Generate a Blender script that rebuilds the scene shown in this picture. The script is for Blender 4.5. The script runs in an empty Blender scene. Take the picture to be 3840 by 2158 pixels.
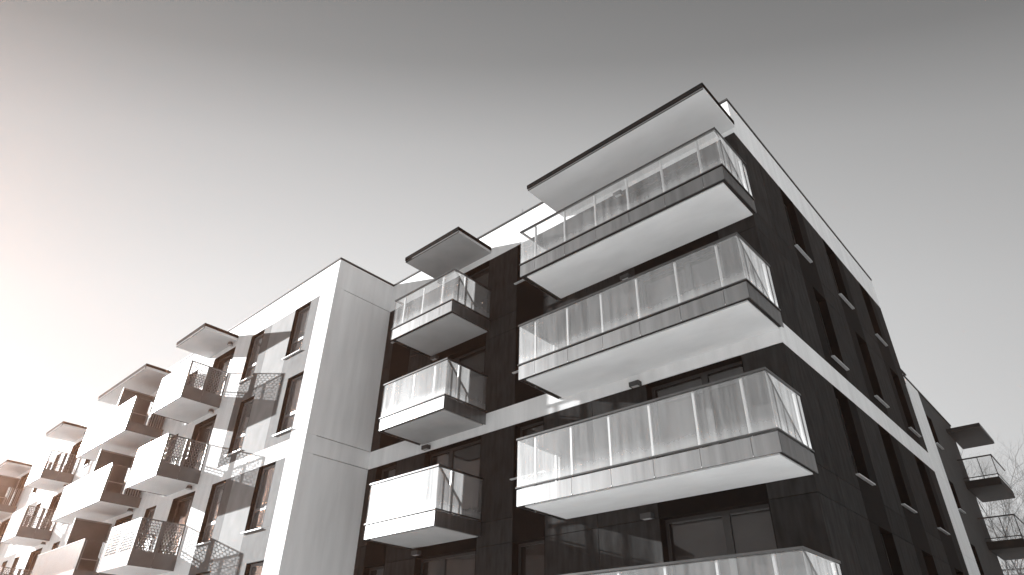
import bpy, math, random
from mathutils import Vector, Matrix
random.seed(7)
SC = bpy.context.scene
COL = SC.collection

# ------------------------------------------------------------------ camera
cam_d = bpy.data.cameras.new("camera")
cam = bpy.data.objects.new("camera", cam_d); COL.objects.link(cam)
cam.location = (3.8872, -12.2054, -7.8663)
cam.rotation_euler = (2.13800, -0.0197, 0.7419)
cam_d.sensor_width = 36.0; cam_d.lens = 22.603
cam_d.clip_start = 0.05; cam_d.clip_end = 4000
SC.camera = cam

# ------------------------------------------------------------------ light
SUN = Vector((-0.9155, -0.2900, 0.2775)).normalized()
SKY_AXIS = (0.3508, -0.4073, 0.8432)
SUN_EL = math.asin(SUN.z)
SUN_AZ = math.atan2(SUN.x, SUN.y)            # clockwise from +Y
world = bpy.data.worlds.new("World"); SC.world = world; world.use_nodes = True
wn = world.node_tree.nodes; wl = world.node_tree.links
bg = wn["Background"]
sky = wn.new("ShaderNodeTexSky"); sky.sky_type = 'NISHITA'; sky.sun_disc = False
sky.sun_elevation = SUN_EL; sky.sun_rotation = SUN_AZ
sky.air_density = 1.0; sky.dust_density = 2.0; sky.ozone_density = 1.0
bw = wn.new("ShaderNodeRGBToBW"); wl.new(sky.outputs[0], bw.inputs[0])
# grey sky: a share of the physical sky (aureole round the sun) plus a grey ramp painted along the camera's up axis
geo = wn.new("ShaderNodeTexCoord")
dt = wn.new("ShaderNodeVectorMath"); dt.operation = 'DOT_PRODUCT'; dt.inputs[1].default_value = SKY_AXIS
wl.new(geo.outputs["Generated"], dt.inputs[0])
rp = wn.new("ShaderNodeMapRange"); rp.inputs[1].default_value = -1; rp.inputs[2].default_value = 1; wl.new(dt.outputs["Value"], rp.inputs[0])
cr = wn.new("ShaderNodeValToRGB"); e = cr.color_ramp.elements
SKY = [(0.0, 2.6), (.35, 2.35), (.43, 2.05), (.50, 1.8), (.57, 1.42), (.605, 1.22), (.665, .7), (.705, .56), (1.0, .25)]
while len(e) < len(SKY): e.new(.5)
for el, (p, v) in zip(e, SKY): el.position = p; el.color = (v / 4, v / 4, v / 4, 1)
wl.new(rp.outputs[0], cr.inputs[0])
sx = wn.new("ShaderNodeSeparateXYZ"); wl.new(geo.outputs["Generated"], sx.inputs[0])
c2 = wn.new("ShaderNodeValToRGB"); e = c2.color_ramp.elements
SKY2 = [(0.0, .9), (.15, .9), (.3, .7), (.5, .5), (.7, .3), (1.0, .2)]
while len(e) < len(SKY2): e.new(.5)
for el, (p, v) in zip(e, SKY2): el.position = p; el.color = (v / 4, v / 4, v / 4, 1)
wl.new(sx.outputs[2], c2.inputs[0])
d2 = wn.new("ShaderNodeVectorMath"); d2.operation = 'DOT_PRODUCT'; d2.inputs[1].default_value = (-.5777, .6146, .5372); wl.new(geo.outputs["Generated"], d2.inputs[0])
w2 = wn.new("ShaderNodeMapRange"); w2.interpolation_type = 'SMOOTHSTEP'; w2.inputs[1].default_value = .1; w2.inputs[2].default_value = .7; wl.new(d2.outputs["Value"], w2.inputs[0])
xm = wn.new("ShaderNodeMapRange"); xm.inputs[1].default_value = 0.0; xm.inputs[2].default_value = 1.0; xm.inputs[3].default_value = 1.0; xm.inputs[4].default_value = 4.0; wl.new(sx.outputs[0], xm.inputs[0])  # out-of-view sky on the right raised to brighten shaded walls and soffits
c3 = wn.new("ShaderNodeVectorMath"); c3.operation = 'SCALE'; wl.new(c2.outputs[0], c3.inputs[0]); wl.new(xm.outputs[0], c3.inputs["Scale"])
cm = wn.new("ShaderNodeMixRGB"); wl.new(w2.outputs[0], cm.inputs[0]); wl.new(c3.outputs[0], cm.inputs[1]); wl.new(cr.outputs[0], cm.inputs[2])
k1 = wn.new("ShaderNodeMath"); k1.operation = 'MULTIPLY'; k1.inputs[1].default_value = .02; wl.new(bw.outputs[0], k1.inputs[0])
k2 = wn.new("ShaderNodeMath"); k2.operation = 'MULTIPLY_ADD'; k2.inputs[1].default_value = 4.0
d3 = wn.new("ShaderNodeVectorMath"); d3.operation = 'DOT_PRODUCT'; d3.inputs[1].default_value = SUN; wl.new(geo.outputs["Generated"], d3.inputs[0])
sg = wn.new("ShaderNodeMath"); sg.operation = 'MULTIPLY_ADD'; sg.inputs[1].default_value = .5; sg.inputs[2].default_value = .5; wl.new(d3.outputs["Value"], sg.inputs[0])
s2 = wn.new("ShaderNodeMapRange"); s2.inputs[3].default_value = .42; s2.inputs[4].default_value = 1.28; wl.new(sg.outputs[0], s2.inputs[0])   # brighter towards the sun
k0 = wn.new("ShaderNodeMath"); k0.operation = 'MULTIPLY'; wl.new(cm.outputs[0], k0.inputs[0]); wl.new(s2.outputs[0], k0.inputs[1])
wl.new(k0.outputs[0], k2.inputs[0]); wl.new(k1.outputs[0], k2.inputs[2])
wl.new(k2.outputs[0], bg.inputs[0]); bg.inputs[1].default_value = 0.10
sun_d = bpy.data.lights.new("sun", 'SUN'); sun_d.energy = 5.0; sun_d.angle = math.radians(0.5)
sun_d.color = (1.0, 0.995, 0.99)
sun = bpy.data.objects.new("sun", sun_d); COL.objects.link(sun)
sun.rotation_euler = SUN.to_track_quat('Z', 'Y').to_euler(); sun.location = (-40, -20, 30)
SC.view_settings.view_transform = 'Standard'; SC.view_settings.look = 'None'
SC.view_settings.exposure = 1.85; SC.view_settings.gamma = 1.0; SC.view_settings.use_curve_mapping = False
SC.render.engine = 'CYCLES'
SC.cycles.use_denoising = True
SC.cycles.max_bounces = 8; SC.cycles.diffuse_bounces = 4; SC.cycles.glossy_bounces = 4
SC.cycles.volume_bounces = 1
SC.cycles.transparent_max_bounces = 16; SC.cycles.transmission_bounces = 4
SC.cycles.caustics_reflective = False; SC.cycles.caustics_refractive = False

# ------------------------------------------------------------------ materials
def mat(name):
    m = bpy.data.materials.new(name); m.use_nodes = True
    return m, m.node_tree.nodes, m.node_tree.links, m.node_tree.nodes["Principled BSDF"]
def g(v): return (v, v, v, 1)
def noise_mat(name, lo, hi, scale=(1, 1, 1), nscale=4.0, rough=0.8, bump=0.0, bscale=120.0, metallic=0.0, detail=6, spec=0.3, p0=0.3, p1=0.7, vary=0.0):
    m, n, l, b = mat(name)
    tc = n.new("ShaderNodeTexCoord"); mp = n.new("ShaderNodeMapping"); mp.inputs["Scale"].default_value = scale
    l.new(tc.outputs["Object"], mp.inputs[0])
    nz = n.new("ShaderNodeTexNoise"); nz.inputs["Scale"].default_value = nscale; nz.inputs["Detail"].default_value = detail
    l.new(mp.outputs[0], nz.inputs[0])
    r = n.new("ShaderNodeValToRGB"); r.color_ramp.elements[0].position = p0; r.color_ramp.elements[1].position = p1
    r.color_ramp.elements[0].color = g(lo); r.color_ramp.elements[1].color = g(hi)
    l.new(nz.outputs[0], r.inputs[0])
    if vary:
        oi = n.new("ShaderNodeObjectInfo"); mr = n.new("ShaderNodeMapRange"); mr.inputs[3].default_value = 1 - vary; mr.inputs[4].default_value = 1 + vary
        l.new(oi.outputs["Random"], mr.inputs[0]); mv = n.new("ShaderNodeVectorMath"); mv.operation = 'SCALE'
        l.new(r.outputs[0], mv.inputs[0]); l.new(mr.outputs[0], mv.inputs["Scale"]); l.new(mv.outputs[0], b.inputs["Base Color"])
    else: l.new(r.outputs[0], b.inputs["Base Color"])
    b.inputs["Roughness"].default_value = rough; b.inputs["Metallic"].default_value = metallic
    b.inputs["Specular IOR Level"].default_value = spec
    if bump:
        n2 = n.new("ShaderNodeTexNoise"); n2.inputs["Scale"].default_value = bscale; n2.inputs["Detail"].default_value = 3
        l.new(tc.outputs["Object"], n2.inputs[0])
        bp = n.new("ShaderNodeBump"); bp.inputs["Strength"].default_value = bump; bp.inputs["Distance"].default_value = 0.01
        l.new(n2.outputs[0], bp.inputs["Height"]); l.new(bp.outputs[0], b.inputs["Normal"])
    return m
M = {}
M['white'] = noise_mat('white_render', 0.72, 0.84, (2.2, 2.2, .3), 1.3, .9, .3, 60, detail=9)
M['light'] = noise_mat('light_grey_render', 0.19, 0.24, (1, 1, .6), 2.2, .9, .25, 90)
M['mid'] = noise_mat('mid_grey_render', 0.085, 0.12, (1, 1, .6), 4.0, .9, .25, 90)
M['clad'] = noise_mat('dark_streaked_cladding', 0.012, 0.040, (5, 5, 1.2), 1.4, .8, .2, 60, detail=10, spec=.06, p0=.2, p1=.8, vary=.14)
M['dark'] = noise_mat('dark_smooth_cladding', 0.004, 0.006, (3, 3, 2), 1.5, .8, .1, 60, spec=.08)
M['rear'] = noise_mat('rear_grey_render', 0.045, 0.055, (1, 1, 1), 2.0, .9, .2, 80)
M['reveal'] = noise_mat('black_window_reveal', 0.006, 0.008, (1, 1, 1), 2.0, .8, spec=.1)
M['black'] = noise_mat('black_gap', 0.006, 0.008, (1, 1, 1), 2.0, .9, spec=.02)
M['frame'] = noise_mat('anthracite_frame', 0.025, 0.03, (1, 1, 1), 2.0, .45, spec=.5)
M['gframe'] = noise_mat('grey_window_frame', 0.16, 0.18, (1, 1, 1), 2.0, .5, spec=.5)
M['coping'] = noise_mat('grey_metal_coping', 0.035, 0.05, (1, 1, 1), 3.0, .6, metallic=.0, spec=.1)
M['alu'] = noise_mat('brushed_aluminium', 0.50, 0.62, (8, 8, .5), 2.0, .38, metallic=1.0)
M['fascia'] = noise_mat('weathered_metal_fascia', 0.16, 0.24, (5, 5, .4), 1.2, .40, metallic=.95, detail=8)
M['railm'] = noise_mat('dull_metal_rail', 0.09, 0.12, (1, 1, 1), 4.0, .3, metallic=.9)
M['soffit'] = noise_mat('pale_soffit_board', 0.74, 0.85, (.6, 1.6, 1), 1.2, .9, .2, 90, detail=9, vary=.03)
M['soffit_dim'] = noise_mat('dimmed_soffit_board', 0.36, 0.42, (1, 1, 1), 1.5, .9, .2, 120)  # base colour darkened to carry the weaker light in the centre bay
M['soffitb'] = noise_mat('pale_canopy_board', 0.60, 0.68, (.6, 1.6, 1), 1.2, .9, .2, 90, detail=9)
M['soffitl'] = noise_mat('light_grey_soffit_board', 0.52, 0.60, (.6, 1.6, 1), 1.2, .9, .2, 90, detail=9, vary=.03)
M['floor'] = noise_mat('pale_balcony_tile', 0.62, 0.72, (1, 1, 1), 3.0, .7)
M['slabc'] = noise_mat('dark_slab_edge', 0.02, 0.03, (1, 1, 1), 3.0, .9)
M['perf'] = noise_mat('dark_semigloss_sheet', 0.055, 0.075, (1, 1, 1), 2.0, .26, spec=.6)
M['sill'] = noise_mat('white_metal_sill', 0.42, 0.52, (1, 1, 1), 4.0, .4, spec=.5)
M['blind'] = noise_mat('white_roller_blind', 0.46, 0.54, (1, 1, 6), 3.0, .9)
M['room'] = noise_mat('dim_room', 0.05, 0.10, (1, 1, 1), 1.2, .9)
M['lamp'] = noise_mat('dark_lamp_housing', 0.04, 0.05, (1, 1, 1), 3.0, .5)
M['diff'] = noise_mat('lamp_glass', 0.4, 0.45, (1, 1, 1), 3.0, .4)
M['paving'] = noise_mat('pale_concrete_paving', 0.66, 0.76, (1, 1, 1), 0.6, .9, .2, 30)
M['bark'] = noise_mat('grey_bark', 0.05, 0.10, (6, 6, 1), 5.0, .95, .4, 40)
M['house'] = noise_mat('old_plaster', 0.28, 0.36, (1, 1, 1), 1.0, .9, .2, 60)
M['tile'] = noise_mat('roof_tile', 0.10, 0.16, (4, 1, 4), 3.0, .85)
def front_only(n, l, sock):
    ge = n.new("ShaderNodeNewGeometry"); iv = n.new("ShaderNodeMath"); iv.operation = 'SUBTRACT'; iv.inputs[0].default_value = 1.0
    l.new(ge.outputs["Backfacing"], iv.inputs[1])
    mu = n.new("ShaderNodeMath"); mu.operation = 'MULTIPLY'; mu.use_clamp = True; l.new(sock, mu.inputs[0]); l.new(iv.outputs[0], mu.inputs[1]); return mu.outputs[0]
def pane_mat():
    m, n, l, b = mat('window_glass')
    n.remove(b); out = n["Material Output"]
    fr = n.new("ShaderNodeFresnel"); fr.inputs[0].default_value = 1.8
    tr = n.new("ShaderNodeBsdfTransparent"); tr.inputs[0].default_value = (.75, .75, .75, 1)
    gl = n.new("ShaderNodeBsdfGlossy"); gl.inputs["Roughness"].default_value = .015; gl.inputs[0].default_value = (.95, .95, .95, 1)
    mx = n.new("ShaderNodeMixShader"); l.new(front_only(n, l, fr.outputs[0]), mx.inputs[0]); l.new(tr.outputs[0], mx.inputs[1]); l.new(gl.outputs[0], mx.inputs[2])
    l.new(mx.outputs[0], out.inputs[0]); return m
M['pane'] = pane_mat()
def rail_glass_mat():
    m, n, l, b = mat('dusty_balustrade_glass')
    n.remove(b); out = n["Material Output"]
    tc = n.new("ShaderNodeTexCoord"); mp = n.new("ShaderNodeMapping"); mp.inputs["Scale"].default_value = (6, 6, .5)
    l.new(tc.outputs["Object"], mp.inputs[0])
    nz = n.new("ShaderNodeTexNoise"); nz.inputs["Scale"].default_value = 1.4; nz.inputs["Detail"].default_value = 9
    l.new(mp.outputs[0], nz.inputs[0])
    rp = n.new("ShaderNodeMapRange"); rp.inputs[1].default_value = .3; rp.inputs[2].default_value = .72
    rp.inputs[4].default_value = .27
    l.new(nz.outputs[0], rp.inputs[0])
    sp = n.new("ShaderNodeSeparateXYZ"); l.new(tc.outputs["Generated"], sp.inputs[0])
    ez = n.new("ShaderNodeMapRange"); ez.interpolation_type = 'SMOOTHSTEP'
    for i_, v_ in ((1, 0.0), (2, .3), (3, .16), (4, 0.0)): ez.inputs[i_].default_value = v_
    l.new(sp.outputs[2], ez.inputs[0])
    oi = n.new("ShaderNodeObjectInfo"); mr = n.new("ShaderNodeMapRange"); mr.inputs[3].default_value = .09; mr.inputs[4].default_value = .19
    l.new(oi.outputs["Random"], mr.inputs[0]); l.new(mr.outputs[0], rp.inputs[3])
    ad = n.new("ShaderNodeMath"); ad.operation = 'ADD'; l.new(rp.outputs[0], ad.inputs[0]); l.new(ez.outputs[0], ad.inputs[1])
    tr = n.new("ShaderNodeBsdfTransparent"); tr.inputs[0].default_value = (.98, .98, .98, 1)
    gl = n.new("ShaderNodeBsdfGlossy"); gl.inputs["Roughness"].default_value = .02; gl.inputs[0].default_value = (.9, .9, .9, 1)
    fr = n.new("ShaderNodeFresnel"); fr.inputs[0].default_value = 1.55
    clear = n.new("ShaderNodeMixShader"); l.new(front_only(n, l, fr.outputs[0]), clear.inputs[0]); l.new(tr.outputs[0], clear.inputs[1]); l.new(gl.outputs[0], clear.inputs[2])
    df = n.new("ShaderNodeBsdfDiffuse"); df.inputs[0].default_value = (.8, .8, .8, 1)
    tl = n.new("ShaderNodeBsdfTranslucent"); tl.inputs[0].default_value = (.9, .9, .9, 1)
    g2 = n.new("ShaderNodeBsdfGlossy"); g2.inputs["Roughness"].default_value = .45; g2.inputs[0].default_value = (.8, .8, .8, 1)
    d1 = n.new("ShaderNodeMixShader"); d1.inputs[0].default_value = .6; l.new(df.outputs[0], d1.inputs[1]); l.new(tl.outputs[0], d1.inputs[2])
    d2 = n.new("ShaderNodeMixShader"); d2.inputs[0].default_value = .35; l.new(d1.outputs[0], d2.inputs[1]); l.new(g2.outputs[0], d2.inputs[2])
    fin = n.new("ShaderNodeMixShader"); l.new(front_only(n, l, ad.outputs[0]), fin.inputs[0]); l.new(clear.outputs[0], fin.inputs[1]); l.new(d2.outputs[0], fin.inputs[2])
    l.new(fin.outputs[0], out.inputs[0]); return m
M['glass'] = rail_glass_mat()

# ------------------------------------------------------------------ mesh helpers
class MB:
    def __init__(s): s.v = []; s.f = []
    def box(s, x0, x1, y0, y1, z0, z1):
        if x1 < x0: x0, x1 = x1, x0
        if y1 < y0: y0, y1 = y1, y0
        if z1 < z0: z0, z1 = z1, z0
        b = len(s.v)
        s.v += [(x0, y0, z0), (x1, y0, z0), (x1, y1, z0), (x0, y1, z0), (x0, y0, z1), (x1, y0, z1), (x1, y1, z1), (x0, y1, z1)]
        s.f += [tuple(b + i for i in q) for q in ((0, 3, 2, 1), (4, 5, 6, 7), (0, 1, 5, 4), (1, 2, 6, 5), (2, 3, 7, 6), (3, 0, 4, 7))]
        return s
    def tube(s, p, q, r0, r1, n=6):
        p = Vector(p); q = Vector(q); d = (q - p).normalized()
        a = d.orthogonal().normalized(); c = d.cross(a); b = len(s.v)
        for (o, r) in ((p, r0), (q, r1)):
            for i in range(n):
                t = 2 * math.pi * i / n
                s.v.append(tuple(o + (a * math.cos(t) + c * math.sin(t)) * r))
        for i in range(n):
            j = (i + 1) % n; s.f.append((b + i, b + j, b + n + j, b + n + i))
        s.f.append(tuple(b + i for i in reversed(range(n)))); s.f.append(tuple(b + n + i for i in range(n)))
        return s
    def build(s, name, m, parent=None, loc=(0, 0, 0), rz=0.0):
        me = bpy.data.meshes.new(name); me.from_pydata(s.v, [], s.f); me.update(); me.materials.append(m)
        o = bpy.data.objects.new(name, me); COL.objects.link(o)
        o.location = loc; o.rotation_euler = (0, 0, rz)
        if parent: o.parent = parent
        return o
def box(name, m, parent, *b, loc=(0, 0, 0), rz=0.0): return MB().box(*b).build(name, m, parent, loc, rz)
def copy_tree(o, parent=None):
    c = o.copy(); COL.objects.link(c)
    if parent: c.parent = parent
    for ch in list(o.children): copy_tree(ch, c)
    return c
def thing(name, label, cat, loc, group=None):
    o = bpy.data.objects.new(name, None); COL.objects.link(o); o.location = loc
    o['label'] = label; o['category'] = cat
    if group: o['group'] = group
    return o
GZ = -9.6
R90 = math.pi / 2
class Facade:
    """A wall plane of a building: u runs along it, z up, y (local) into the wall."""
    def __init__(s, root, ox, oy, rz):
        s.root = root; s.rz = rz; s.o = Vector((ox, oy, 0)) - Vector(root.location); s.R = Matrix.Rotation(rz, 3, 'Z')
    def at(s, u, z, y=0.0): return s.o + s.R @ Vector((u, y, z))
    def put(s, o, u, z, y=0.0):
        o.parent = s.root; o.location = s.at(u, z, y); o.rotation_euler = (0, 0, s.rz); return o
TH = 0.36
def panels(fc, name, m, rects, gap=0.006):
    for (u0, u1, z0, z1) in rects:
        if u1 - u0 > 2 * gap + .01 and z1 - z0 > 2 * gap + .01:
            fc.put(MB().box(u0 + gap, u1 - gap, 0, TH, z0 + gap, z1 - gap).build(name, m), 0, 0)
def make_window(w, h, recess=.22, frame='frame', transom=None, mullion=None, sill=True, back='room', reveal='reveal', name='window', sillm='sill', gapb=.09):
    """Local: x 0..w, z 0..h, y 0 at the wall face, into the wall positive."""
    fm = MB(); f = .07; t = .06; y0 = recess; y1 = recess + t
    fm.box(.012, .012 + f, y0, y1, .012, h - .012).box(w - .012 - f, w - .012, y0, y1, .012, h - .012)
    fm.box(.012 + f, w - .012 - f, y0 + .002, y1 - .002, .012, .012 + f).box(.012 + f, w - .012 - f, y0 + .002, y1 - .002, h - .012 - f, h - .012)
    if mullion: fm.box(mullion - .075, mullion + .075, y0 - .004, y1 - .004, .012 + f, h - .012 - f)
    if transom: fm.box(.012 + f, w - .012 - f, y0 - .006, y1 - .006, transom - .05, transom + .05)
    o = fm.build(name, M[frame])
    rv = MB(); q = .012
    rv.box(-.004, q, -.003, TH, 0, h).box(w - q, w + .004, -.003, TH, 0, h).box(q, w - q, -.0025, TH, h - q, h + .004).box(q, w - q, -.0025, TH, -.004, q)
    rv.build('reveal', M[reveal], o)
    pz = MB().box(.06, w - .06, y0 + .025, y0 + .035, .06, h - .06); pz.build('pane', M['pane'], o)
    bk = MB().box(.02, w - .02, y0 + gapb, y0 + gapb + .01, .02, h - .02); bk.build('blind' if back == 'blind' else 'interior', M[back], o)
    if sill:
        MB().box(-.06, w + .06, -.07, recess - .002, -.03, -.006).box(-.06, w + .06, -.075, -.0702, -.031, -.004).build('sill', M[sillm], o)
    return o
def make_lamp():
    o = MB().box(-.13, .13, -.15, 0, -.055, .055).build('wall_lamp', M['lamp'])
    MB().box(-.09, .09, -.125, -.03, -.06, -.0552).build('diffuser', M['diff'], o)
    return o
def make_round_lamp():
    mb = MB().tube((0, -.02, 0), (0, -.02, -.11), .09, .12, 12); o = mb.build('wall_lamp', M['lamp'])
    MB().tube((0, -.02, -.1102), (0, -.02, -.125), .10, .08, 12).build('diffuser', M['diff'], o)
    return o

T = [4.31, 1.315, -1.68, -4.67]
BT, BB, ZD, ZP = -1.08, -1.67, 4.31, 5.47

# ------------------------------------------------------------------ ground
gm = MB(); gm.v = [(-900, -900, GZ), (900, -900, GZ), (900, 900, GZ), (-900, 900, GZ)]; gm.f = [(0, 1, 2, 3)]
gr = gm.build('ground', M['paving']); gr['kind'] = 'structure'

# ------------------------------------------------------------------ corner building
A = thing('apartment_building', 'dark clad corner apartment block with long glass balconies and a white parapet', 'building', (-7, 5, GZ))
fa = Facade(A, 0, 0, 0)            # front wall, y = 0
fs = Facade(A, 0, 0, R90)          # right side wall, x = 0
XI = -13.88
def loc(o, x, y, z): return (x - o.location.x, y - o.location.y, z - o.location.z)
core = MB().box(-13.9, -.35, .35, 11.3, GZ + .01, 5.3)
core.build('core_wall', M['slabc'], A, loc(A, 0, 0, 0))
# white render: parapets, bands
panels(fa, 'parapet', M['white'], [(XI + .002, -.002 + .006, ZD, ZP)], .003)
panels(fs, 'parapet', M['white'], [(.002, 11.5, ZD, ZP)], .003)
panels(fa, 'white_band', M['white'], [(XI + .002, .004, BB, BT)], .003)
panels(fs, 'white_band', M['white'], [(.002, 11.4, BB, BT)], .003)
# front dark cladding columns
WA = (-13.40, -12.38); DA = (-11.03, -8.63); WBx = (-7.38, -6.34); DB = (-3.25, -.90)
clad, dark = [], []
zone = [(1.31, ZD, 0), (BT, 1.31, 1), (-4.67, BB, 2), (GZ + .02, -4.67, 3)]
for (z0, z1, k) in zone:
    Tk = z1
    jz = {0: 1.915, 1: BT, 2: -4.075, 3: -7.075}[k]
    def seg(lst, u0, u1, a, b):
        if b - a > .02: lst.append((u0, u1, a, b))
    for (u0, u1) in ((XI + .004, WA[0]), (WA[1], DA[0]), (DA[1], WBx[0]), (WBx[1], -4.8), (-4.8, DB[0]), (DB[1], .002)):
        if jz > z0 + .02:
            seg(clad, u0, u1, jz, z1); seg(clad, u0, u1, z0, jz)
        else: seg(clad, u0, u1, z0, z1)
    for (u0, u1, hh) in ((*WA, 1.45), (*WBx, 1.45), (*DA, 2.42), (*DB, 2.42)):
        seg(dark, u0, u1, z0, Tk - hh)
panels(fa, 'cladding_panel', M['clad'], clad)
panels(fa, 'smooth_panel', M['dark'], dark, .003)
# side cladding
cols = [(2.73, 4.26), (5.90, 7.48), (9.15, 10.62)]
win_side = {0: [(2.74, 3.67), (5.92, 6.93), (9.16, 10.12)], 1: [(3.33, 4.25), (6.50, 7.47), (9.66, 10.61)],
            2: [(2.74, 3.67), (5.92, 6.87), (9.16, 10.10)], 3: [(3.33, 4.25), (6.50, 7.47), (9.66, 10.61)]}
cs, ds = [], []
for (z0, z1, k) in zone:
    jz = {0: 1.915, 1: BT, 2: -4.075, 3: -7.075}[k]
    ue = 11.5 if k == 0 else 11.4
    edges = [(.002, cols[0][0]), (cols[0][1], cols[1][0]), (cols[1][1], cols[2][0]), (cols[2][1], ue)]
    for (u0, u1) in edges:
        parts = [(u0, u1)] if u0 > .5 else [(u0, 1.42), (1.42, u1)]
        for (a, b) in parts:
            if jz > z0 + .02: cs += [(a, b, jz, z1), (a, b, z0, jz)]
            else: cs.append((a, b, z0, z1))
    for (c0, c1), (w0, w1) in zip(cols, win_side[k]):
        zs = z1 - 2.05
        ds.append((c0, c1, z0, zs))
        if w0 - c0 > .03: ds.append((c0, w0, zs, z1))
        if c1 - w1 > .03: ds.append((w1, c1, zs, z1))
panels(fs, 'cladding_panel', M['clad'], cs)
panels(fs, 'smooth_panel', M['dark'], ds, .003)
# windows and doors of the front
wproto = {}
def place(fc, key, maker, u, z, y=0.0):
    if key not in wproto: o = maker(); wproto[key] = o
    else: o = copy_tree(wproto[key])
    return fc.put(o, u, z, y)
for k in range(4):
    place(fa, 'wA', lambda: make_window(1.02, 1.45), WA[0], T[k] - 1.45)
    place(fa, 'wB', lambda: make_window(1.04, 1.45), WBx[0], T[k] - 1.45)
    place(fa, 'dA', lambda: make_window(2.40, 2.42, mullion=.93, sill=False, name='balcony_door'), DA[0], T[k] - 2.42)
    place(fa, 'dB', lambda: make_window(2.35, 2.42, mullion=1.36, sill=False, name='balcony_door'), DB[0], T[k] - 2.42)
    place(fa, 'lamp', make_lamp, -10.92, T[k] + .11)
    place(fa, 'lamp', make_lamp, -3.48, T[k] + (.05 if k else -.12))
    for (w0, w1) in win_side[k]:
        key = 's%.2f' % (w1 - w0)
        place(fs, key, lambda: make_window(w1 - w0, 2.05, recess=.2, transom=.7, back='black'), w0, T[k] - 2.05)
# copings
cp = MB().box(XI - .0, .03, -.03, .42, ZP + .002, 5.53).box(-.42, .03, .42, 11.45, ZP + .003, 5.529)
cp.build('coping', M['coping'], A, loc(A, 0, 0, 0))
rod = MB()
for x in (-7.3, -3.2, -12.2): rod.tube((x, .12, 5.53), (x, .12, 5.83), .008, .006)
wire = MB().tube((XI, .12, 5.57), (-.1, .12, 5.57), .006, .006)
for i, x in enumerate((-7.3, -12.2)):
    MB().tube((x, .12, 5.528), (x, .12, 5.83), .008, .006).build('lightning_rod', M['railm'], A, loc(A, 0, 0, 0))
wire.build('lightning_wire', M['railm'], A, loc(A, 0, 0, 0))

# glass balconies: origin at rear right corner of the fascia bottom
def make_glass_balcony(W, D, zf, zr, joints, side_joint, sof='soffit'):
    s = MB().box(-W + .03, -.03, -D + .03, -.002, .035, zf - .06)
    o = s.build('balcony', M['slabc'])
    MB().box(-W + .14, -.10, -D + .13, -.0015, .004, .034).build('soffit', M[sof], o)
    MB().box(-W + .04, -.04, -D + .04, -.003, zf - .0595, zf - .03).build('floor', M['floor'], o)
    js = [-W] + joints + [0.0]
    for a, b in zip(js[:-1], js[1:]):
        MB().box(a + .004, b - .004, -D, -D + .018, 0, zf - .035).build('fascia_panel', M['fascia'], o)
        MB().box(a + .006, b - .006, -D + .002, -D + .014, zf + .02, zr - .03).build('glass_panel', M['glass'], o)
    for j in joints:
        MB().box(j - .022, j + .022, -D + .03, -D + .075, zf - .1, zr - .05).build('post', M['alu'], o)
        MB().tube((j, -D - .006, .02), (j, -D + .01, .02), .012, .012, 8).build('bolt', M['alu'], o)
    for x0, x1 in ((-.018, 0), (-W, -W + .018)):
        ys = [-D + .0185, -D + .62, -.004]
        for a, b in zip(ys[:-1], ys[1:]): MB().box(x0, x1, a + .003, b - .003, 0, zf - .035).build('fascia_panel', M['fascia'], o)
        gx = x0 + .003 if x0 > -1 else x0 + .003
        gs = [-D + .016, side_joint, -.03]
        for a, b in zip(gs[:-1], gs[1:]): MB().box(gx, gx + .012, a + .004, b - .006, zf + .02, zr - .03).build('glass_panel', M['glass'], o)
        px = x0 - .05 if x0 > -1 else x1 + .012
        MB().box(px, px + .04, side_joint - .03, side_joint + .03, zf - .1, zr - .05).build('post', M['alu'], o)
    r = MB().box(-W - .02, .02, -D - .02, -D + .05, zr - .04, zr)
    r.box(-.045, .02, -D + .05, -.01, zr - .04, zr).box(-W - .02, -W + .045, -D + .05, -.01, zr - .04, zr)
    r.build('handrail', M['railm'], o)
    b = MB().box(-W - .02, .02, -D - .022, -D + .03, zf - .008, zf + .022)
    b.box(-.03, .022, -D + .03, -.01, zf - .008, zf + .022).box(-W - .022, -W + .03, -D + .03, -.01, zf - .008, zf + .022)
    b.build('base_rail', M['railm'], o)
    return o
ZB1 = 1.634
big = make_glass_balcony(5.917, 1.575, .392, 1.528, [-5.40, -4.39, -3.40, -2.43, -1.455, -.49], -.22)
for k in range(4): fa.put(big if k == 0 else copy_tree(big), .095, ZB1 - 3 * k)
sm = make_glass_balcony(2.84, 1.607, .385, 1.485, [-2.36, -1.43, -.53], -1.10, 'soffit_dim')
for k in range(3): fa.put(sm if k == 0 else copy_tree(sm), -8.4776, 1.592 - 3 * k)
# roof canopies over the top balconies
def make_canopy(W, D, t, sof='soffit'):
    o = MB().box(-W, 0, -D + .03, -.002, 0, t).build('canopy', M[sof])
    MB().box(-W, 0, -D, -D + .0295, 0, t - .07).build('front_strip', M['rear'], o)
    MB().box(-W - .02, .02, -D - .02, -.02, t + .001, t + .06).box(-W - .018, -.0, -D - .018, -D - .0015, t - .075, t).box(.0015, .018, -D - .018, -.02, t - .06, t).build('canopy_edge', M['black'], o)
    return o
fa.put(make_canopy(5.56, 1.64, .13, 'soffitb'), .05, 4.46)
fa.put(make_canopy(2.60, 1.515, .15, 'soffit_dim'), -8.575, 4.57)

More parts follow.
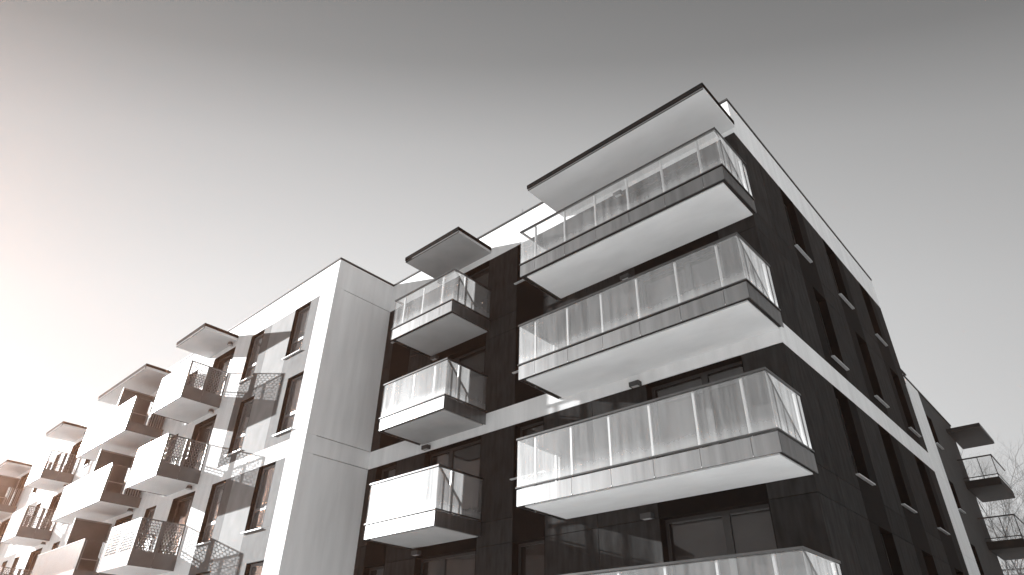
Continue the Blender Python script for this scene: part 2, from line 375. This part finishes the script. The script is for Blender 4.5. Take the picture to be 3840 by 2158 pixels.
# ------------------------------------------------------------------ white wing on the left
YL = -2.44
B = thing('apartment_building', 'white rendered long wing with perforated and slatted balconies and grey window strips', 'building', (-38, 3, GZ))
fb = Facade(B, 0, YL, 0)
fr = Facade(B, XI, 0, R90)
XE = -66.0
MB().box(XE, XI - .35, YL + .35, 9, GZ + .01, 5.3).build('core_wall', M['slabc'], B, loc(B, 0, 0, 0))
zb_ = [(ZD, ZP), (BT, ZD), (BB, BT), (GZ + .02, BB)]
panels(fr, 'wall_panel', M['white'], [(YL + .002, .30, a, b) for a, b in zb_], .012)
strips = [(-16.47, -14.84), (-19.76, -18.15)]
panels(fb, 'parapet', M['white'], [(XE, XI - .002, ZD, ZP)], .003)
panels(fb, 'white_band', M['white'], [(XE, XI - .002, BB, BT)], .003)
wh, li, mi = [], [], []
zoneb = [(1.315, ZD, 0), (BT, 1.315, 1), (-4.67, BB, 2), (GZ + .02, -4.67, 3)]
doors = [(-23.0, -21.1), (-28.75, -26.9), (-31.9, -30.0), (-41.0, -39.0), (-51.5, -49.5), (-54.5, -52.6)]
gaps = [(-25.55, -24.55), (-34.4, -33.4), (-37.2, -36.2), (-44.0, -43.0), (-46.5, -45.5), (-58, -57)]
for (z0, z1, k) in zoneb:
    w1 = (-16.47, -15.42) if k % 2 == 0 else (-15.86, -14.84)
    w2 = (-19.76, -18.73) if k % 2 == 0 else (-19.18, -18.15)
    zs = z1 - 2.05
    for (s0, s1), (a, b) in zip(strips, (w1, w2)):
        mi.append((s0, s1, z0, zs))
        if a - s0 > .03: mi.append((s0, a, zs, z1))
        if s1 - b > .03: mi.append((b, s1, zs, z1))
        place(fb, 'lw%d%d' % (k % 2, s0 > -17), lambda: make_window(b - a, 2.05, recess=.14, frame='gframe', transom=.68, back='blind', gapb=.045), a, zs)
    li.append((-18.15, -16.47, z0, z1))
    wh.append((-14.84, XI - .002, z0, z1))
    ops = sorted([(a, b, 2.42, 0) for a, b in doors] + [(a, b, 2.05, 1) for a, b in gaps], reverse=True)
    cur = -19.76
    for (a, b, hh, kind) in ops:
        wh.append((b, cur, z0, z1)); cur = a
        wh.append((a, b, z0, z1 - hh))
        if kind == 0: place(fb, 'ld%.2f' % (b - a), lambda: make_window(b - a, hh, recess=.2, mullion=(b - a) * .68, sill=False, name='balcony_door', back='room'), a, z1 - hh)
        else: place(fb, 'lg', lambda: make_window(1.0, 2.05, recess=.14, frame='gframe', transom=.68, back='blind', gapb=.045), a, z1 - hh)
    wh.append((XE, cur, z0, z1))
panels(fb, 'wall_panel', M['white'], wh, .0)
panels(fb, 'light_grey_panel', M['light'], li, .003)
panels(fb, 'grey_strip', M['mid'], mi, .002)
cp = MB().box(XE, XI + .03, YL - .03, YL + .42, ZP + .002, 5.53).box(XI - .39, XI + .03, YL + .42, .38, ZP + .003, 5.529)
cp.build('coping', M['coping'], B, loc(B, 0, 0, 0))

def perf_sheet(w, h, z0, pitch=.105, r=.0445, m=.03):
    """A sheet in the xz plane, x 0..w, z 0..h, round holes above z0 up to the top margin."""
    mb = MB(); dz = pitch * math.sqrt(3) / 2
    nx = int((w - 2 * m) / pitch - .5); nz = int((h - m - z0) / dz)
    xs = (w - (nx + .5) * pitch) / 2 + pitch / 2
    zs = h - m - nz * dz + dz / 2
    R = pitch / math.sqrt(3)
    for j in range(nz):
        off = pitch / 2 if j % 2 else 0
        for i in range(nx):
            cx, cz = xs + i * pitch + off, zs + j * dz
            b = len(mb.v)
            for q in range(12):
                t = math.radians(30 * q)
                rr = R if q % 2 == 1 else R * math.cos(math.pi / 6)
                mb.v.append((cx + rr * math.cos(t), 0, cz + rr * math.sin(t)))
            for q in range(12):
                t = math.radians(30 * q); mb.v.append((cx + r * math.cos(t), 0, cz + r * math.sin(t)))
            for q in range(12):
                p = (q + 1) % 12; mb.f.append((b + q, b + p, b + 12 + p, b + 12 + q))
    # margins (a hair behind so that they never share a plane with the ring cells)
    xl = xs - pitch / 2; xr = xs + nx * pitch; zb = zs - dz * .5; zt = zs + nz * dz - dz * .5
    def quad(a, b_, c, d):
        n = len(mb.v); mb.v.extend([(a, .001, c), (b_, .001, c), (b_, .001, d), (a, .001, d)]); mb.f.append((n, n + 1, n + 2, n + 3))
    quad(0, w, 0, zb + .0); quad(0, w, zt, h)
    quad(0, xl + pitch * .26, zb, zt); quad(xr - pitch * .26, w, zb, zt)
    return mb
def solid(o, t=.004):
    md = o.modifiers.new('thickness', 'SOLIDIFY'); md.thickness = t; md.offset = 0
    return o
def make_perf_balcony(W, D, H):
    """Origin at the rear right corner, bottom."""
    o = MB().box(-W + .03, -.03, -D + .03, -.002, .06, .36).build('balcony', M['slabc'])
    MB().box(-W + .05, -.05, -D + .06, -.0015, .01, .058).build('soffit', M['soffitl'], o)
    MB().box(-W + .04, -.04, -D + .06, -.003, .3605, .39).build('floor', M['floor'], o)
    hw = W / 2
    for i in range(2):
        s = perf_sheet(hw - .006, H, .46).build('perforated_panel', M['perf'], o, (-W + i * hw + .003, -D, 0)); solid(s)
    hd = D / 2
    for x in (0.0, -W):
        for i in range(2):
            s = perf_sheet(hd - .008, H, .46).build('perforated_panel', M['perf'], o, (x, -D + .005 + i * hd, 0), R90); solid(s)
    fm = MB()
    for x in (-W + .04, -hw, -.04): fm.box(x - .02, x + .02, -D + .02, -D + .05, .3, H - .01)
    for x in (-.045, -W + .02): fm.box(x, x + .025, -hd - .02, -hd + .02, .3, H - .01)
    fm.box(-W, 0, -D + .012, -D + .05, H - .03, H + .008)
    for x in (-.05, -W + .012): fm.box(x, x + .038, -D + .05, -.01, H - .03, H + .008)
    fm.build('rail_frame', M['gframe'], o)
    return o
pb = make_perf_balcony(2.72, 1.55, 1.535)
perf_at = [(-21.05, k) for k in range(4)] + [(-38.2, k) for k in range(3)]
for i, (x, k) in enumerate(perf_at): fb.put(pb if i == 0 else copy_tree(pb), x, 1.55 - 2.99 * k)
def make_slat_balcony(W, D, H):
    o = MB().box(-W + .03, -.03, -D + .03, -.002, .06, .36).build('balcony', M['slabc'])
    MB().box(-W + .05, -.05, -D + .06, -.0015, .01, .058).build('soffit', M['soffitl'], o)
    MB().box(-W + .04, -.04, -D + .06, -.003, .3605, .39).build('floor', M['floor'], o)
    MB().box(-W, 0, -D, -D + .02, 0, .42).build('fascia_panel', M['perf'], o)
    for x in (-.02, -W): MB().box(x, x + .02, -D + .021, -.004, 0, .42).build('fascia_panel', M['perf'], o)
    s = MB(); n = int(W / .066)
    for i in range(n):
        x = -W + .03 + i * (W - .06) / (n - 1); s.box(x - .016, x + .016, -D + .004, -D + .03, .421, H - .04)
    s.build('slat_screen', M['perf'], o)
    for x in (-.02, -W + .005):
        q = MB()
        for j in range(8):
            y = -D + .75 + j * .1; q.box(x, x + .015, y - .02, y + .02, .421, H - .04)
        q.box(x, x + .015, -D + .06, -D + .09, .421, H - .04).box(x, x + .015, -D + .68, -D + .70, .421, H - .04).box(x + .002, x + .012, -D + .09, -D + .68, .80, .83)
        q.build('side_bars', M['gframe'], o)
    MB().box(-W - .01, .01, -D - .012, -D + .045, H - .04, H).box(-.04, .01, -D + .045, -.01, H - .04, H).box(-W - .01, -W + .04, -D + .045, -.01, H - .04, H).build('handrail', M['perf'], o)
    xm = -W * .44
    f = MB().box(xm - .025, xm + .025, -D + .06, -D + .11, .36, H + 1.16).box(xm - .025, xm + .025, -.07, -.02, .36, H + 1.16).box(xm - .024, xm + .024, -D + .11, -.07, H + 1.10, H + 1.159)
    p = f.build('partition', M['gframe'], o)
    MB().box(xm - .01, xm + .01, -D + .11, -.07, .37, H + 1.10).build('partition_panel', M['perf'], p)
    return o
sb = make_slat_balcony(5.95, 1.55, 1.54)
slat_at = [(-26.5, k) for k in range(3)] + [(-48.9, k) for k in range(2)]
for i, (x, k) in enumerate(slat_at): fb.put(sb if i == 0 else copy_tree(sb), x, 1.50 - 2.99 * k)
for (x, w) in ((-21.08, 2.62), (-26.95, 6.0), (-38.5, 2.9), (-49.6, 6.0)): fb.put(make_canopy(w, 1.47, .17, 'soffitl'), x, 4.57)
for k in range(3):
    for x in (-21.35, -38.5, -26.9): place(fb, 'rl', make_round_lamp, x, T[k] + .20, -.14)

# ------------------------------------------------------------------ rear wing
Cw = thing('apartment_building', 'lower dark grey rear wing with white corner stripe and balconies over the side street', 'building', (-5, 15, GZ))
fc = Facade(Cw, 0, 0, R90)
MB().box(-9, -.35, 11.6, 17.4, GZ + .01, 1.5).build('core_wall', M['slabc'], Cw, loc(Cw, 0, 0, 0))
panels(fc, 'white_stripe', M['white'], [(11.4, 13.2, BT, .78), (11.4, 13.2, BB, BT), (11.4, 13.2, GZ + .02, -4.07), (11.4, 13.2, -4.07, BB)], .004)
panels(fc, 'white_parapet', M['white'], [(11.505, 13.2, .78, 1.62)], .004)
rw = [(13.22, 13.95, -.27, .79), (13.22, 13.85, -2.45, -1.5), (13.22, 13.85, -5.9, -3.5)]
rr = [(13.95, 17.75, GZ + .02, 1.62), (13.2, 13.95, .79, 1.62), (13.2, 13.95, -1.5, -.27), (13.2, 13.95, -3.5, -2.45), (13.2, 13.95, GZ + .02, -5.9),
      (13.85, 13.95, -2.45, -1.5), (13.85, 13.95, -5.9, -3.5)]
panels(fc, 'wall_panel', M['rear'], rr, .0)
MB().box(-9, -.362, 17.39, 17.75, GZ + .02, 1.61).build('end_wall', M['rear'], Cw, loc(Cw, 0, 0, 0))
for (u0, u1, z0, z1) in rw: fc.put(make_window(u1 - u0, z1 - z0, recess=.18, back='black'), u0, z0)
MB().box(-.42, .03, 11.505, 17.78, 1.622, 1.67).box(-9, -.42, 17.36, 17.78, 1.622, 1.669).build('coping', M['coping'], Cw, loc(Cw, 0, 0, 0))
v = MB().box(-.5, -.06, 11.56, 12.05, 1.6705, 1.86).build('roof_vent', M['white'], Cw, loc(Cw, 0, 0, 0))
MB().box(-.55, -.0, 11.52, 12.12, 1.8605, 1.91).build('vent_cap', M['coping'], v)
def make_corner_balcony():
    """Origin at the near corner on the wall; x outward, y along the wall, z 0 at the slab underside."""
    o = MB().box(-.001, 1.08, .0, 2.5, 0, .26).build('balcony', M['slabc'])
    MB().box(.03, 1.06, .03, 2.47, -.012, -.0005).build('soffit', M['rear'], o)
    r = MB().box(0, 1.10, -.02, .03, 1.02, 1.06).box(1.06, 1.10, .03, 2.5, 1.02, 1.06).box(0, 1.08, 0, .02, .34, .37).box(1.07, 1.09, .02, 2.5, .34, .37)
    for x in (.63, 1.07): r.box(x - .012, x + .012, .002, .022, .26, 1.02)
    r.build('handrail', M['frame'], o)
    MB().box(.03, 1.05, .004, .014, .38, 1.01).build('glass_panel', M['glassc'], o)
    MB().box(1.075, 1.085, .03, 2.48, .38, 1.01).build('glass_panel', M['glass'], o)
    return o
def clear_glass():
    m, n, l, b = mat('clear_glass'); n.remove(b)
    tr = n.new("ShaderNodeBsdfTransparent"); tr.inputs[0].default_value = (.95, .95, .95, 1)
    gl = n.new("ShaderNodeBsdfGlossy"); gl.inputs["Roughness"].default_value = .02
    mx = n.new("ShaderNodeMixShader"); mx.inputs[0].default_value = .05
    l.new(tr.outputs[0], mx.inputs[1]); l.new(gl.outputs[0], mx.inputs[2]); l.new(mx.outputs[0], n["Material Output"].inputs[0]); return m
M['glassc'] = clear_glass()
cb = make_corner_balcony()
for k in range(3):
    o = cb if k == 0 else copy_tree(cb)
    o.parent = Cw; o.location = loc(Cw, 0.0, 16.4, -1.13 - 2.1 * k)
cn = MB().box(-.001, 1.08, 0, 2.5, 0, .11).build('canopy', M['rear'], Cw, loc(Cw, 0, 16.4, .98))
MB().box(-.0, 1.10, -.02, -.0005, -.01, .14).box(1.0805, 1.10, 0, 2.52, .02, .14).build('canopy_edge', M['frame'], cn)

# ------------------------------------------------------------------ neighbours
def make_house(name, label, cx, cy, w, d, h, roof_h, rz, wm, nwin, storeys):
    r = thing(name, label, 'house', (cx, cy, GZ)); r.rotation_euler = (0, 0, rz)
    MB().box(-w / 2, w / 2, -d / 2, d / 2, 0, h).build('wall', wm, r)
    MB().box(-w / 2 - .4, w / 2 + .4, -d / 2 - .4, d / 2 + .4, h + .003, h + .3).build('cornice', M['house'], r)
    rf = MB(); e = .5
    rf.v = [(-w / 2 - e, -d / 2 - e, h + .304), (w / 2 + e, -d / 2 - e, h + .304), (w / 2 + e, d / 2 + e, h + .304), (-w / 2 - e, d / 2 + e, h + .304), (-w / 2 + 2, 0, h + roof_h), (w / 2 - 2, 0, h + roof_h)]
    rf.f = [(0, 1, 5, 4), (1, 2, 5), (2, 3, 4, 5), (3, 0, 4), (0, 3, 2, 1)]
    ro = rf.build('roof', M['tile'], r)
    for x in (-w * .22, w * .18): MB().box(x - .4, x + .4, .6, 1.4, h + .5, h + roof_h + 1.2).build('chimney', M['house'], ro)
    wp = None
    for s in range(storeys):
        for i in range(nwin):
            x = -w / 2 + (i + .5) * w / nwin; z = 1.1 + s * 3.1
            for (sy, rot) in ((d / 2, math.pi), (-d / 2, 0)):
                if wp is None:
                    wp = MB().box(-.55, .55, -.05, -.002, 0, 1.6).build('window', M['sill'], r); MB().box(-.45, .45, -.06, -.0505, .1, 1.5).build('pane', M['reveal'], wp); o = wp
                else: o = copy_tree(wp)
                o.parent = r; o.location = (x, sy, z); o.rotation_euler = (0, 0, rot)
    return r
make_house('town_house', 'old plastered house with tiled roof across the street, mirrored in the door panes', -33, -31, 22, 10, 10.5, 3.2, math.radians(-38), M['house'], 7, 3)
make_house('town_house', 'plain grey house low at the far end of the side street, behind the bare trees', 4.5, 44, 17, 10, 8.5, .55, 0, M['rear'], 6, 2)

def make_tree(name, label, x, y, H, seed, group='bare trees beyond the rear wing'):
    rnd = random.Random(seed); t = thing(name, label, 'tree', (x, y, GZ), group)
    trunk, crown = MB(), MB()
    def grow(p, d, L, r, lev):
        n = 3
        mb = trunk if lev == 0 else crown
        for i in range(n):
            d2 = (d + Vector((rnd.uniform(-1, 1), rnd.uniform(-1, 1), rnd.uniform(-.3, .7))) * (.10 + .06 * lev)).normalized()
            q = p + d2 * L / n; r2 = r * .86
            mb.tube(p, q, r, r2, 7 if lev < 2 else 4)
            if lev < 5 and (lev > 0 or i > 0):
                for _ in range(rnd.choice((1, 2)) if lev < 4 else 2):
                    ax = d2.orthogonal().normalized(); ax = Matrix.Rotation(rnd.uniform(0, 6.28), 3, d2) @ ax
                    nd = (d2 * rnd.uniform(.55, .9) + ax * rnd.uniform(.5, .9) + Vector((0, 0, .18))).normalized()
                    grow(q, nd, L * rnd.uniform(.5, .72), r2 * .58, lev + 1)
            p, d, r = q, d2, r2
        if lev < 5: grow(p, d, L * .7, r * .8, lev + 1)
    grow(Vector((0, 0, 0)), Vector((0, 0, 1)), H * .42, H * .009, 0)
    trunk.build('trunk', M['bark'], t); crown.build('crown', M['bark'], t)
    return t
make_tree('bare_tree', 'tall leafless tree seen through the rails of the lowest corner balcony', -.7, 29, 12.0, 3)
make_tree('bare_tree', 'leafless tree at the right edge, its branches rising past the corner balconies', 1.0, 27, 10.5, 11)
make_tree('bare_tree', 'farthest leafless tree, half hidden behind the dark rear wing', -2.4, 35, 14.5, 23)

# ------------------------------------------------------------------ added warm volume imitating the lens flare's orange glow
hz = MB().box(-78, 40, -60, 90, GZ - 1, 6.4)
hm = bpy.data.materials.new('orange_flare_volume'); hm.use_nodes = True
hn = hm.node_tree.nodes; hl = hm.node_tree.links; hn.remove(hn["Principled BSDF"])
pv = hn.new("ShaderNodeVolumePrincipled"); pv.inputs["Color"].default_value = (1.0, .5, .3, 1)
pv.inputs["Density"].default_value = .0009; pv.inputs["Anisotropy"].default_value = .85; pv.inputs["Absorption Color"].default_value = (1, 1, 1, 1)
hl.new(pv.outputs[0], hn["Material Output"].inputs["Volume"])
ho = hz.build('flare_haze', hm); ho['kind'] = 'stuff'
